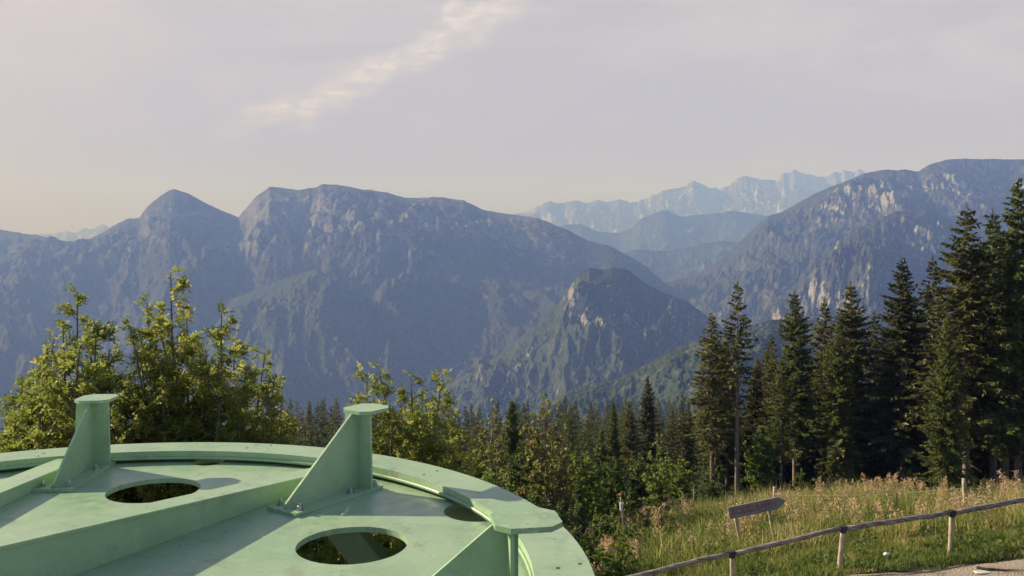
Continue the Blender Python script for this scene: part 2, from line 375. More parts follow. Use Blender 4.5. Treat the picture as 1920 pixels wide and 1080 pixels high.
mountain('hill', [(900, 440), (1000, 432), (1060, 422), (1090, 420), (1120, 434), (1160, 437), (1185, 426), (1200, 410), (1225, 400), (1250, 393), (1275, 406), (1320, 402), (1380, 395), (1430, 404), (1520, 430), (1700, 440)],
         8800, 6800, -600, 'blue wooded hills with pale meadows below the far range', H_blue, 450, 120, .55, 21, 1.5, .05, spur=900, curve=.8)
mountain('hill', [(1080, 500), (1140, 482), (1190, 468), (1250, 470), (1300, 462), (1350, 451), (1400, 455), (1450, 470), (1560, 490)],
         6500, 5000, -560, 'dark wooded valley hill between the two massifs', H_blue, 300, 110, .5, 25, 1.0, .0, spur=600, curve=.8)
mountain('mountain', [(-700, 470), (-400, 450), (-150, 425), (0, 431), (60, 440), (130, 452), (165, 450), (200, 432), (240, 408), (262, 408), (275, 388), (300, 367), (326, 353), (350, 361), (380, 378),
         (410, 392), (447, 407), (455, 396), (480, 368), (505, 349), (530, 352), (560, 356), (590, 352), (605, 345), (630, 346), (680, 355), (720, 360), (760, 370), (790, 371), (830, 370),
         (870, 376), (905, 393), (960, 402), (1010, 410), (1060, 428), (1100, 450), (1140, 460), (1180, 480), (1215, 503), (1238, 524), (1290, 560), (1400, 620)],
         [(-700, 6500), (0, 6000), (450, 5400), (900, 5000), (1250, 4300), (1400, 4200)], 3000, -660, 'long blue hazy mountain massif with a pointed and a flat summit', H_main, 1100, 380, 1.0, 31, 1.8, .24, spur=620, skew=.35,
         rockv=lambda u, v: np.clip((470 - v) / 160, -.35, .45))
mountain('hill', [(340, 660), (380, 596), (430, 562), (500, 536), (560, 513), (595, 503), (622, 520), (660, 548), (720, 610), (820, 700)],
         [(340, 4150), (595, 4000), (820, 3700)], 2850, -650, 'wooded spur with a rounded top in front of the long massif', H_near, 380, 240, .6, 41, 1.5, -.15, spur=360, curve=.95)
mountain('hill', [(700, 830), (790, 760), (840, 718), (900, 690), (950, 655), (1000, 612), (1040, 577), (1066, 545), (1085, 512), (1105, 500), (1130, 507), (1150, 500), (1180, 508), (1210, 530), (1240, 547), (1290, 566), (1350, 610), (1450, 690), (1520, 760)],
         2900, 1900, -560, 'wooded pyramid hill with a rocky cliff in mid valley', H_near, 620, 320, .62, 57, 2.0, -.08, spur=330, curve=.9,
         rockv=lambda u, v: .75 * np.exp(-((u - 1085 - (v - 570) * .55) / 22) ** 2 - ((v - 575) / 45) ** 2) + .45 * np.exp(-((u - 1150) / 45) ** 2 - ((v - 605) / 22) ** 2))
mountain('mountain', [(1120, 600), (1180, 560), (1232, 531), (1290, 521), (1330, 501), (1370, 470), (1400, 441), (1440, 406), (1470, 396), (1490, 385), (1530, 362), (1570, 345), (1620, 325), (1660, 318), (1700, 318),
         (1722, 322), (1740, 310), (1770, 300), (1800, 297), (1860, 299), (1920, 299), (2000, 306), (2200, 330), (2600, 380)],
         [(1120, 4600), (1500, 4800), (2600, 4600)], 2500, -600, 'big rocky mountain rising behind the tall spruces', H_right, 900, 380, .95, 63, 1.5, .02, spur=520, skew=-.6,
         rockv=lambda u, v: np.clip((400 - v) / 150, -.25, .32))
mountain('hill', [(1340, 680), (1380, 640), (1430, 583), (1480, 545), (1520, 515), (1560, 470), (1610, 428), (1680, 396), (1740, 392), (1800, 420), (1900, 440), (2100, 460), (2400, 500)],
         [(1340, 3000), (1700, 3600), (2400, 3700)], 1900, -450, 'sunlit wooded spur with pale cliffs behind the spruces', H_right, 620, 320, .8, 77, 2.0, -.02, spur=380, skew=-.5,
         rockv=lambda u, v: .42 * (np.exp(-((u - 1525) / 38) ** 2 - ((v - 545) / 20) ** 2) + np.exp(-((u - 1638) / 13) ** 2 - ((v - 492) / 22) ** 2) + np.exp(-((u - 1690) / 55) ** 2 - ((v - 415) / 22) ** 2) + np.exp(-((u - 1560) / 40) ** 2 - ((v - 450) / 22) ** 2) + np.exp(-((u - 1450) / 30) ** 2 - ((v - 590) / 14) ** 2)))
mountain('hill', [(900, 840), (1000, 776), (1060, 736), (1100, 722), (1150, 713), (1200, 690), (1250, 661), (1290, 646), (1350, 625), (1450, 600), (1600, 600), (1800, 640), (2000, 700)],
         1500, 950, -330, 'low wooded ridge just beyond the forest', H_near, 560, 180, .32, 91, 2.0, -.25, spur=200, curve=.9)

# ------------------------------------------------------------------ haze
m, t, o = newmat('haze'); pv = t.add('ShaderNodeVolumePrincipled')
pv.inputs['Color'].default_value = (.205, .335, 1.0, 1); pv.inputs['Absorption Color'].default_value = (.86, .78, 1, 1); pv.inputs['Density'].default_value = 2.0e-4; pv.inputs['Anisotropy'].default_value = .0
t.link(pv.outputs[0], o.inputs['Volume'])
bm = bmesh.new(); bmesh.ops.create_cube(bm, size=1)
hz = bmobj('haze', bm, m); hz.scale = (44000, 42000, 2080); hz.location = (0, 0, 1300 - 1040)
tag(hz, kind='stuff', label='blue evening haze filling the valley')

# ------------------------------------------------------------------ lift wheel frame
DZ = CZ - 1.58; RZ = CZ - 1.5
CX, CY = -2.30, 3.91
frame = empty('lift_wheel_frame', (CX, CY, float(gz(CX, CY))))
tag(frame, 'round green painted steel frame of a ski lift with bolted brackets', 'lift frame')
FZ = frame.location.z
def plate_with_holes(name, rings, z0, z1, mat, parent):
    """flat plate with real holes; rings are closed point lists, the first the outline, world coordinates"""
    cu = bpy.data.curves.new('tmp', 'CURVE'); cu.dimensions = '2D'; cu.fill_mode = 'BOTH'; cu.extrude = (z1 - z0) / 2
    for pts in rings:
        sp = cu.splines.new('POLY'); sp.points.add(len(pts) - 1); sp.use_cyclic_u = True
        for p, q in zip(sp.points, pts): p.co = (q[0], q[1], 0, 1)
    tmp = bpy.data.objects.new('tmp', cu); sc.collection.objects.link(tmp)
    dg = bpy.context.evaluated_depsgraph_get(); me = bpy.data.meshes.new_from_object(tmp.evaluated_get(dg))
    bpy.data.objects.remove(tmp); bpy.data.curves.remove(cu)
    me.name = name
    for v in me.vertices:
        v.co.x -= CX; v.co.y -= CY; v.co.z += (z0 + z1) / 2 - FZ
    me.materials.clear(); me.materials.append(mat)
    return link(bpy.data.objects.new(name, me), parent)
def circ(cx, cy, r, n=64): return [(cx + r * math.cos(2 * math.pi * k / n), cy + r * math.sin(2 * math.pi * k / n)) for k in range(n)]
def dk(u, v, z):   # plan position seen at (u, v) on the level z
    y = (CZ - z) * F / (v - 450.0); return ((u - 960) * y / F, y)
h2 = dk(660, 1021, DZ); h1 = dk(288, 919, DZ); h3 = dk(897, 958, DZ); h4 = dk(392, 866, DZ)
plate_with_holes('deck_plate', [circ(CX, CY, 2.60, 160), circ(*h2, .286), circ(*h1, .28), circ(*h3, .20), circ(h4[0], h4[1], .105),
                                circ(-3.55, 3.3, .3), circ(-1.0, 3.2, .3)], DZ - .03, DZ, M['paint'], frame)
Ri, Ro = 2.40, 2.67
bh = [dk(u, v, RZ) for u, v in ((480, 834), (463, 840), (508, 835), (820, 883), (795, 890), (1047, 1065), (1088, 1057), (82, 850), (72, 855))]
plate_with_holes('rim_flange', [circ(CX, CY, Ro, 200), circ(CX, CY, Ri, 200)] + [circ(x, y, .012, 14) for x, y in bh], RZ - .038, RZ, M['paint'], frame)
def cylwall(name, r, z0, z1, th, mat):
    n = 160; an = np.arange(n) * 2 * np.pi / n; V = []
    for rr, z in ((r, z0), (r, z1), (r - th, z1), (r - th, z0)):
        V.append(np.stack([rr * np.cos(an), rr * np.sin(an), np.full(n, z - FZ)], 1))
    V = np.concatenate(V); i = np.arange(n); j = (i + 1) % n; Fc = []
    for k in range(4): k2 = (k + 1) % 4; Fc.append(np.stack([k * n + i, k * n + j, k2 * n + j, k2 * n + i], 1))
    return npmesh(name, V, np.concatenate(Fc), mat, frame)
def arcwall(name, r, z0, z1, th, a0, a1):
    n = 60; an = np.radians(np.linspace(a0, a1, n)); V = np.concatenate([np.stack([rr * np.cos(an), rr * np.sin(an), np.full(n, z - FZ)], 1) for rr, z in ((r, z0), (r, z1), (r - th, z1), (r - th, z0))])
    i = np.arange(n - 1); Fc = [np.stack([k * n + i, k * n + i + 1, (k + 1) % 4 * n + i + 1, (k + 1) % 4 * n + i], 1) for k in range(4)]
    Fc.append(np.array([[0, n, 2 * n, 3 * n], [n - 1, 4 * n - 1, 3 * n - 1, 2 * n - 1]])); return npmesh(name, V, np.concatenate(Fc), M['paint_clean'], frame)
cylwall('rim_web', 2.53, DZ, RZ - .038, .02, M['paint_clean'])
arcwall('lower_rim', 2.58, DZ - .40, DZ - .03, .02, -70, 50)
cylwall('rim_strip', Ri, RZ - .058, RZ - .038, .012, M['paint_clean'])
def beam(p0, p1, h0, h1, wd, off):
    """a spoke beam; p0/p1 plan points of its near foot, h0/h1 camera-relative depth of its top"""
    p0 = Vector((*p0, 0)); p1 = Vector((*p1, 0)); d = (p1 - p0).normalized(); nrm = Vector((-d.y, d.x, 0)) * off
    root = empty('spoke_beam', (0, 0, 0), 0, frame)
    def box(a, b, za0, za1, zb0, zb1, lo, hi):
        bm = bmesh.new(); vs = []
        for p, z0, z1 in ((a, za0, za1), (b, zb0, zb1)):
            for q in (lo, hi):
                for z in (z0, z1):
                    w_ = p + nrm * q; vs.append(bm.verts.new((w_.x - CX, w_.y - CY, z - FZ)))
        for f in ((0, 1, 3, 2), (4, 6, 7, 5), (0, 4, 5, 1), (2, 3, 7, 6), (1, 5, 7, 3), (0, 2, 6, 4)): bm.faces.new([vs[i] for i in f])
        return bm
    t0, t1 = CZ - h0, CZ - h1; th = .014
    bmobj('web', box(p0, p1, DZ + .001, t0 - th, DZ + .001, t1 - th, .012, .030), M['paint_clean'], root)
    bmobj('web', box(p0, p1, DZ + .001, t0 - th, DZ + .001, t1 - th, wd - .030, wd - .012), M['paint_clean'], root)
    bmobj('flange', box(p0, p1, t0 - th, t0, t1 - th, t1, 0, wd), M['paint'], root, bevel=.002)
def B1(t_): return (.952 * (-2.15 + .69 * t_), .952 * (4.38 + 1.29 * t_))
beam(B1(-1.0), B1(1.47), 1.247, 1.522, .165, 1)
beam((-3.10, 3.24), (-2.965, 6.18), 1.43, 1.515, .18, 1)
beam((-2.45, 2.65), (-.12, 2.93), 1.33, 1.515, .16, -1)
bm = bmesh.new(); bmesh.ops.create_cone(bm, segments=48, radius1=.42, radius2=.42, depth=.36, cap_ends=True, matrix=Matrix.Translation((-2.75 - CX, 2.75 - CY, DZ + .18 - FZ)))
bmobj('hub', bm, M['paint_clean'], frame, bevel=.01)
# brackets
def bracket(x, y, az, H=.50):
    root = empty('bracket', (x - CX, y - CY, DZ - FZ), az, frame); root.scale = (.952,) * 3
    bm = bmesh.new(); prism(bm, [(0, -.13), (.755, -.13), (.755, .13), (0, .13)], 2, .001, .022); bmobj('base_plate', bm, M['paint_clean'], root, bevel=.004)
    bm = bmesh.new(); prism(bm, [(.03, .022), (.645, .022), (.645, H), (.585, H), (.03, .05)], 1, -.008, .008); bmobj('gusset', bm, M['paint_clean'], root, bevel=.002)
    bm = bmesh.new(); prism(bm, [(-.128, .022), (.128, .022), (.115, H), (-.115, H)], 0, .645, .661); bmobj('end_plate', bm, M['paint_clean'], root, bevel=.002)
    bm = bmesh.new(); prism(bm, [(.661, .022), (.695, .022), (.695, H), (.661, H)], 1, -.008, .008); bmobj('outer_rib', bm, M['paint_clean'], root, bevel=.002)
    bm = bmesh.new(); x0, x1, wd, c = .59, .865, .128, .055
    prism(bm, [(x0 + c, -wd), (x1 - c, -wd), (x1, -wd + c), (x1, wd - c), (x1 - c, wd), (x0 + c, wd), (x0, wd - c), (x0, -wd + c)], 2, H, H + .022)
    bmobj('cap_plate', bm, M['paint'], root, bevel=.003)
    for sy in (-1, 1):
        V, Fc = tube_arrays([(x_, sy * .010, .024) for x_ in np.linspace(.03, .64, 24)], .006 + .0015 * rng.random(24), 6); npmesh('weld_bead', V, Fc, M['paint'], root, smooth=True)
    for bx, by in ((.07, -.085), (.07, .085), (.50, -.085), (.715, -.09), (.715, .09)):
        bm = bmesh.new()
        bmesh.ops.create_cone(bm, segments=20, radius1=.026, radius2=.026, depth=.004, cap_ends=True, matrix=Matrix.Translation((bx, by, .024)))
        bmesh.ops.create_cone(bm, segments=6, radius1=.021, radius2=.021, depth=.018, cap_ends=True, matrix=Matrix.Translation((bx, by, .035)))
        bmesh.ops.create_cone(bm, segments=12, radius1=.0115, radius2=.0105, depth=.018, cap_ends=True, matrix=Matrix.Translation((bx, by, .053)))
        bmobj('bolt', bm, M['steel'], root)
    return root
bracket(-2.885, 5.55, R(93), .475)
bracket(-1.333, 5.12, R(55), .51)
bracket(-.63, 3.35, R(9), .50)
# under structure: strut, carrying column and its arms
def boxbar(name, p0, p1, wd, dp, mat, parent, org):
    p0 = Vector(p0); p1 = Vector(p1); d = (p1 - p0); L = d.length; bm = bmesh.new(); bmesh.ops.create_cube(bm, size=1)
    mtx = Matrix.Translation((p0 + p1) / 2 - Vector(org)) @ d.to_track_quat('Z', 'Y').to_matrix().to_4x4() @ Matrix.Diagonal((wd, dp, L, 1))
    bmesh.ops.transform(bm, matrix=mtx, verts=bm.verts); return bmobj(name, bm, mat, parent, bevel=.004)
org = (CX, CY, FZ)
boxbar('strut', (-1.03, 5.16, DZ - .035), (-.62, 5.16, DZ - .54), .15, .16, M['paint_clean'], frame, org)
boxbar('strut', (-3.3, 5.1, DZ - .035), (-2.5, 4.3, DZ - 1.3), .15, .15, M['paint_clean'], frame, org)
bm = bmesh.new(); bmesh.ops.create_cone(bm, segments=40, radius1=.38, radius2=.34, depth=DZ - .03 - FZ + .3, cap_ends=True, matrix=Matrix.Translation((0, -.4, (DZ - .03 - FZ - .3) / 2)))
bmobj('support_column', bm, M['paint_clean'], frame, smooth=False)

# ------------------------------------------------------------------ trees
def spruce_mesh(H, cb, Rr, seed, step=.40, tw=1.0, nbr=6, cone=.75, dead=True, trunk_r=None, limbs=True, one_sided=0.0, lenmul=1.0):
    """returns crown Acc and trunk Acc of a spruce: drooping whorled limbs hung with twigs"""
    r = np.random.default_rng(seed); cr = Acc(); tk = Acc(); tr = trunk_r or (.0085 * H + .04)
    hs = np.linspace(-.4, H, 16); bend = np.cumsum(r.normal(0, .012 * H / 16, (16, 2)), 0) * 1.0
    def axis(h):
        return np.stack([np.interp(h, hs, bend[:, 0]), np.interp(h, hs, bend[:, 1]), h], -1)
    V, Fc = tube_arrays(axis(hs), tr * np.clip(1 - hs / H, .03, 1) ** .85, 9); tk.add(V, Fc)
    h = cb * H
    while h < H * .99:
        f = (h / H - cb) / (1 - cb)
        prof = (1 - f) ** cone * min(1, .45 + f * 3.2)
        k = nbr if f < .8 else max(3, nbr - 2)
        a0 = r.random() * 6.28
        for q in range(k):
            if f < .25 and r.random() < .18: continue
            az = a0 + q * 6.283 / k + r.normal(0, .25)
            L = max(.12, Rr * prof * r.uniform(.55, 1.18) * lenmul)
            if r.random() < .10: L *= .5
            hh = h + r.normal(0, step * .3)
            el = .55 * f - .12 + r.normal(0, .08)          # upper limbs point up, lower ones droop
            n = max(4, int(L / .22)); tt = np.linspace(0, 1, n)
            rad = L * tt * math.cos(el); dz = L * (tt * math.sin(el) - (.30 - .2 * f) * tt ** 1.5 + .16 * tt ** 3)
            base = axis(np.array([hh]))[0]
            P = np.stack([base[0] + rad * math.cos(az), base[1] + rad * math.sin(az), base[2] + dz], 1)
            if limbs: V, Fc = tube_arrays(P, .012 * (1.1 - tt) * (1 + L * .5) + .003, 3); tk.add(V, Fc)
            m_ = max(6, int(L / .060 * tw)); ts = r.uniform(.12, 1, m_)
            B = np.stack([np.interp(ts, tt, P[:, i]) for i in range(3)], 1)
            out = np.array([math.cos(az), math.sin(az), 0]); side = np.array([-math.sin(az), math.cos(az), 0])
            sg = np.where(r.random(m_) < .5, -1, 1)[:, None]
            D = unit(out * r.uniform(.35, 1.0, (m_, 1)) + side * sg * r.uniform(.25, 1.0, (m_, 1)) + np.array([0, 0, 1]) * r.uniform(-.75, .18, (m_, 1)))
            N = unit(np.cross(D, unit(r.normal(size=(m_, 3)) * .6 + np.array([0, 0, 1.0]))))
            ln = (.20 + .34 * (1 - ts) * min(L, 2.2)) * r.uniform(.7, 1.25, m_) / (tw ** .35)
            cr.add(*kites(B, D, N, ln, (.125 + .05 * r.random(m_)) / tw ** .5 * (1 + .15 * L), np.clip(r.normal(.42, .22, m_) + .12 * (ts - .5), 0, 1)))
            mh = m_ // 2                                     # hanging twigs under the limb
            ids = r.integers(0, m_, mh); D2 = unit(r.normal(0, .35, (mh, 3)) + np.array([0, 0, -1.0])); N2 = unit(np.cross(D2, r.normal(size=(mh, 3))))
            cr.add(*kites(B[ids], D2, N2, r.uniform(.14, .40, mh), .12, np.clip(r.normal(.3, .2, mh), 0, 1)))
        h += step * r.uniform(.7, 1.3) * (1 - .45 * f)
    tip = axis(np.array([H * .985]))
    D = unit(np.array([[.15, 0, 1.], [-.15, .1, 1], [0, -.15, 1]])); cr.add(*kites(np.repeat(tip, 3, 0), D, np.array([[0, 1., 0], [1., 0, 0], [1., 0, 0]]), H * .02 + .15, .07))
    if dead:                                                # bare dead snags on the clear stem
        h = .1 * H
        while h < cb * H + .12 * H:
            az = r.random() * 6.28; L = r.uniform(.3, 1.1); tt = np.linspace(0, 1, 4); b0 = axis(np.array([h]))[0]
            P = np.stack([b0[0] + L * tt * math.cos(az), b0[1] + L * tt * math.sin(az), b0[2] - .25 * L * tt ** 1.6], 1)
            V, Fc = tube_arrays(P, .016 * (1.15 - tt), 3); tk.add(V, Fc); h += r.uniform(.18, .5)
    return cr, tk
proto = {}
def make_spruce(kind, **kw):
    cr, tk = spruce_mesh(**kw); proto[kind] = (cr, tk, kw['H'])
def place_tree(kind, mat, x, y, H, rz, name, label, cat, group=None, wx=1.0):
    """first use makes the meshes, later uses share them"""
    key = (kind, mat.name); root = empty(name, (x, y, float(gz(x, y)) - .05), rz); s = H / proto[kind][2]; root.scale = (s * wx, s * wx, s)
    if key not in meshes:
        c = proto[kind][0].obj('crown', mat, root); k = proto[kind][1].obj('trunk', M['bark'], root, True); meshes[key] = (c, k)
    else:
        for src in meshes[key]:
            c = src.copy(); sc.collection.objects.link(c); c.parent = root
    tag(root, label, cat, group); return root
meshes = {}
make_spruce('slim', H=19., cb=.28, Rr=2.5, seed=1, step=.42, nbr=5, cone=.6)
make_spruce('bare', H=19., cb=.46, Rr=2.0, seed=2, step=.50, nbr=4, cone=.55)
make_spruce('full', H=19., cb=.16, Rr=3.5, seed=3, step=.38, nbr=7, cone=.72, tw=1.15)
make_spruce('full2', H=19., cb=.22, Rr=3.3, seed=4, step=.38, nbr=6, cone=.66, tw=1.1)
make_spruce('skirt', H=18., cb=.03, Rr=3.7, seed=5, step=.34, nbr=8, cone=.62, tw=1.3, dead=False)
make_spruce('young', H=9., cb=.04, Rr=2.3, seed=6, step=.26, nbr=6, cone=.85, tw=1.2, dead=False)
make_spruce('lod1', H=16., cb=.06, Rr=3.3, seed=7, step=.62, nbr=6, cone=.85, tw=.75, dead=False, limbs=False)
make_spruce('lod2', H=16., cb=.10, Rr=2.9, seed=8, step=.66, nbr=5, cone=.8, tw=.75, dead=False, limbs=False)
make_spruce('lod3', H=16., cb=.05, Rr=3.7, seed=9, step=.60, nbr=6, cone=.95, tw=.75, dead=False, limbs=False)
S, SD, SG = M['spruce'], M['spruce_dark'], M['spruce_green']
# tall spruces along the wood's edge: u_top, v_top, depth, kind, material, width, label
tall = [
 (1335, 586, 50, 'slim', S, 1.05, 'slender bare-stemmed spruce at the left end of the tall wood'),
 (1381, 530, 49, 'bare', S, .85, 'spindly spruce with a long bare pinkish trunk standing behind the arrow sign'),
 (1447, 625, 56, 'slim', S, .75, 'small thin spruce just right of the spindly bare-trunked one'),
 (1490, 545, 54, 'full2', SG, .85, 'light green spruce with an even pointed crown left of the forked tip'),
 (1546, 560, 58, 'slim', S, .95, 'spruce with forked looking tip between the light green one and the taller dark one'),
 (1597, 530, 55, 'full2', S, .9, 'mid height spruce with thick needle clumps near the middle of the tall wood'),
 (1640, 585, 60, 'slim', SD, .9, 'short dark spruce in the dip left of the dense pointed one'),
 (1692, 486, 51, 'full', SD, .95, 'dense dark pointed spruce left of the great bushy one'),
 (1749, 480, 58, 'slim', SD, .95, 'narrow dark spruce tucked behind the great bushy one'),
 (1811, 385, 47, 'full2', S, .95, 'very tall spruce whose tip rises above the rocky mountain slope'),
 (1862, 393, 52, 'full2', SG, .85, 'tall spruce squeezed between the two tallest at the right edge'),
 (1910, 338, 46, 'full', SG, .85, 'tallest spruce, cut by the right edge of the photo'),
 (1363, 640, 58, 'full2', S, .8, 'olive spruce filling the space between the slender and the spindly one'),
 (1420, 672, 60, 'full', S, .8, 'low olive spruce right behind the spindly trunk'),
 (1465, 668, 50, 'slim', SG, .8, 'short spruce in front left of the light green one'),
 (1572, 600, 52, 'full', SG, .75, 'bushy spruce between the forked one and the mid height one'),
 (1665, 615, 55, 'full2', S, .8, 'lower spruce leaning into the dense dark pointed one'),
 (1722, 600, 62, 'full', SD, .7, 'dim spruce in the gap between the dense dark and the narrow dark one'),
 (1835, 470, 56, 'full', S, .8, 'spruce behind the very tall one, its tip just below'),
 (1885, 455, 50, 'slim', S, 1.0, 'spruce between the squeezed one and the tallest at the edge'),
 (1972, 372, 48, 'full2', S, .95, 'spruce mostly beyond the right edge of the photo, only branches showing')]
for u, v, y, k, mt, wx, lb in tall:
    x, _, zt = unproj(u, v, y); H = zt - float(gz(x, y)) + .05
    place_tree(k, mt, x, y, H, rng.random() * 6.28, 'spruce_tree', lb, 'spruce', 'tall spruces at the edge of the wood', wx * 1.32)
x, _, zt = unproj(1775, 592, 41)
place_tree('skirt', SG, x, 41, zt - float(gz(x, 41)), 1.3, 'spruce_tree', 'great bushy sunlit spruce with branches down to the weeds', 'spruce', 'tall spruces at the edge of the wood', .80)
# dim spruces standing inside the wood
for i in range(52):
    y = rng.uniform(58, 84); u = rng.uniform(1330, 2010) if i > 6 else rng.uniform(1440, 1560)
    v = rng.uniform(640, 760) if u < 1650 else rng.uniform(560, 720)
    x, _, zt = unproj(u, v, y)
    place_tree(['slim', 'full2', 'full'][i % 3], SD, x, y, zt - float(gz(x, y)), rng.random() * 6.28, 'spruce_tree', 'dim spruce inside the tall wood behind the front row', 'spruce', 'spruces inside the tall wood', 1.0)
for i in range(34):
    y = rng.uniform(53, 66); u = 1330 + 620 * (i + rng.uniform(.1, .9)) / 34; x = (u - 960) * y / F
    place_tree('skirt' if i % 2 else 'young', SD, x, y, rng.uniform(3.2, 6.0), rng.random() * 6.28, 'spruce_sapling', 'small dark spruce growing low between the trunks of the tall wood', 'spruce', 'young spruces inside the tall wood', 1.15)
# middle distance spruces
mid = [
 (1215, 705, 72, 'full', SD, .95, 'dark broad spruce standing above the forest left of the tall wood'),
 (1182, 748, 56, 'full2', S, .8, 'spruce left in front of the dark broad one'),
 (1150, 752, 50, 'skirt', SG, .62, 'light edged spruce leftmost of the group in front of the dark broad one'),
 (1128, 800, 46, 'young', SG, .9, 'small sunny spruce at the foot of the group beside the steel rim'),
 (960, 750, 44, 'skirt', SG, .85, 'full green spruce growing behind the steel rim'),
 (1290, 752, 62, 'full2', S, .8, 'spruce half hidden at the left end of the tall wood'),
 (1085, 880, 36, 'young', SG, .8, 'young spruce right beside the right end of the steel rim'),
 (1045, 815, 47, 'young', S, 1.0, 'young spruce between the russet tree and the rim'),
 (1005, 800, 50, 'skirt', S, .75, 'olive spruce close behind the russet tree'),
 (905, 800, 48, 'young', S, 1.0, 'young spruce in the gap left of the full green one')]
for u, v, y, k, mt, wx, lb in mid:
    x, _, zt = unproj(u, v, y)
    place_tree(k, mt, x, y, zt - float(gz(x, y)), rng.random() * 6.28, 'spruce_tree', lb, 'spruce', 'spruces beyond the rim', wx)
# the forest on the slope below
cnt = 0
for row, (y, ntree, va, vb) in enumerate(((58, 16, 845, 885), (70, 20, 820, 855), (86, 26, 795, 828), (106, 32, 774, 800), (130, 40, 760, 782), (160, 46, 750, 768), (196, 50, 746, 760), (238, 50, 742, 754))):
    for k in range(ntree):
        u = -60 + (1420 + 60) * (k + rng.uniform(.1, .9)) / ntree
        if 120 < u < 470 and y > 70: continue
        yy = y * rng.uniform(.94, 1.07); v = rng.uniform(va, vb) + (14 if 850 < u < 930 else 0)
        if u < 110: v += 30
        x, _, zt = unproj(u, v, yy); H = np.clip(zt - float(gz(x, yy)), 7, 24)
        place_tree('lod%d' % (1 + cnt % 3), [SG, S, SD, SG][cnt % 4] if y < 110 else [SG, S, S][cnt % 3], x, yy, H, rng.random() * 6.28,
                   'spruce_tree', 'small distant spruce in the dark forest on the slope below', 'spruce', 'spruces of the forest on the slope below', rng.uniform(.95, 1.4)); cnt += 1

# broadleaf trees ---------------------------------------------------
def pinnate(P, D, size, r, n=9, tint=None):
    """compound leaves: leaflets in pairs along a drooping rachis"""
    size = size * 1.15; m_ = len(P); sd_ = unit(np.cross(D, r.normal(size=(m_, 3)) * .5 + np.array([0, 0, 1.]))); up = np.cross(sd_, D)
    acc = []; ti = r.random(m_) if tint is None else tint
    for k in range(n):
        f = .22 + .78 * (k // 2) / (n // 2); s_ = 0 if k == n - 1 else (1 if k % 2 else -1)
        b = P + D * (size * f)[:, None] - up * (size * .25 * f * f)[:, None]
        d = unit(D * .55 + sd_ * s_ * .9 + r.normal(0, .15, (m_, 3))) if s_ else D
        nn = unit(np.cross(d, up + r.normal(0, .45, (m_, 3))))
        acc.append(kites(b, d, nn, size * .44 * (1 - .25 * f), size * .22, np.clip(ti + r.normal(0, .05, m_), 0, 1)))
    return acc
def simple_leaves(P, D, size, r, tint=None):
    m_ = len(P); ti = r.random(m_) if tint is None else tint; acc = []
    for k in range(3):
        d = unit(D + r.normal(0, .6, (m_, 3))); nn = unit(np.cross(d, r.normal(size=(m_, 3))))
        acc.append(kites(P, d, nn, size * .7, size * .42, np.clip(ti + r.normal(0, .06, m_), 0, 1)))
    return acc
def leafy(name, label, cat, base, leaders, leaf, mat, seed, low, group=None, style='pinnate', shoot=.42, maxs=.68, gap=.09, dens=1.9, tmean=.45, barkm=None, tsd=.17):
    """a many-stemmed broadleaf: leaders end at given (u, v, depth) points, twigs and leaves along each"""
    r = np.random.default_rng(seed); bz = float(gz(base[0], base[1])); root = empty(name, (base[0], base[1], bz)); O = np.array([base[0], base[1], bz])
    cr = Acc(); tk = Acc()
    for (u, v, y) in leaders:
        T = np.array(unproj(u, v, y)) - O; Bp = np.array([r.normal(0, .15), r.normal(0, .15), 0.])
        tt = np.linspace(0, 1, 12); hz_ = tt ** 1.7
        P = np.stack([Bp[0] + (T[0] - Bp[0]) * hz_, Bp[1] + (T[1] - Bp[1]) * hz_, T[2] * tt], 1); P[1:-1] += r.normal(0, .05, (10, 3))
        V, Fc = tube_arrays(P, (.012 * T[2] + .006) * (1 - tt) ** .8 * .5 + .006, 5); tk.add(V, Fc)
        d = 0.0; tj = r.normal(tmean, .05)
        while d < low and d < T[2] * .93:
            f = 1 - d / T[2]; p = np.array([np.interp(f, tt, P[:, i]) for i in range(3)])
            L = min(.10 + shoot * d, maxs) * r.uniform(.5, 1.15); az = r.random() * 6.283; el = r.uniform(.15, .8)
            dd = np.array([math.cos(az) * math.cos(el), math.sin(az) * math.cos(el), math.sin(el)])
            s_ = np.linspace(0, 1, 4); Q = p + dd * (L * s_)[:, None] + np.array([0, 0, -.12 * L]) * (s_ ** 2)[:, None]
            V, Fc = tube_arrays(Q, .006 * (1.2 - s_), 3); tk.add(V, Fc)
            nl = max(2, int(L / (leaf * .30) * dens)); f2 = r.uniform(.25, 1, nl); LP = np.stack([np.interp(f2, s_, Q[:, i]) for i in range(3)], 1)
            LD = unit(dd * .6 + r.normal(0, .6, (nl, 3)) + np.array([0, 0, .12])); sz = leaf * r.uniform(.75, 1.2, nl)
            ti = np.clip(r.normal(tj, tsd, nl), 0, 1)
            for a_ in (pinnate(LP, LD, sz, r, 9, ti) if style == 'pinnate' else simple_leaves(LP, LD, sz, r, ti)): cr.add(*a_)
            d += gap * r.uniform(.6, 1.4)
    cr.obj('crown', mat, root); tk.obj('trunk', barkm or M['twig'], root, True)
    tag(root, label, cat, group); return root
def jit(l, y, s=.8): return [(u, v, y + random.uniform(-s, s)) for u, v in l]
leafy('rowan_tree', 'yellowing leafy tree with a ragged single tip, behind the left steel bracket', 'tree', (-5.6, 10.6),
      jit([(145, 548), (118, 612), (180, 610), (92, 668), (40, 712), (205, 655), (150, 650), (70, 740), (125, 720), (190, 720), (20, 790), (95, 790), (160, 780), (225, 770), (60, 820), (130, 830), (205, 830), (75, 700), (200, 750), (100, 640), (180, 800)], 10.8), .105, M['rowan'], 21, 3.4, gap=.085, tmean=.45)
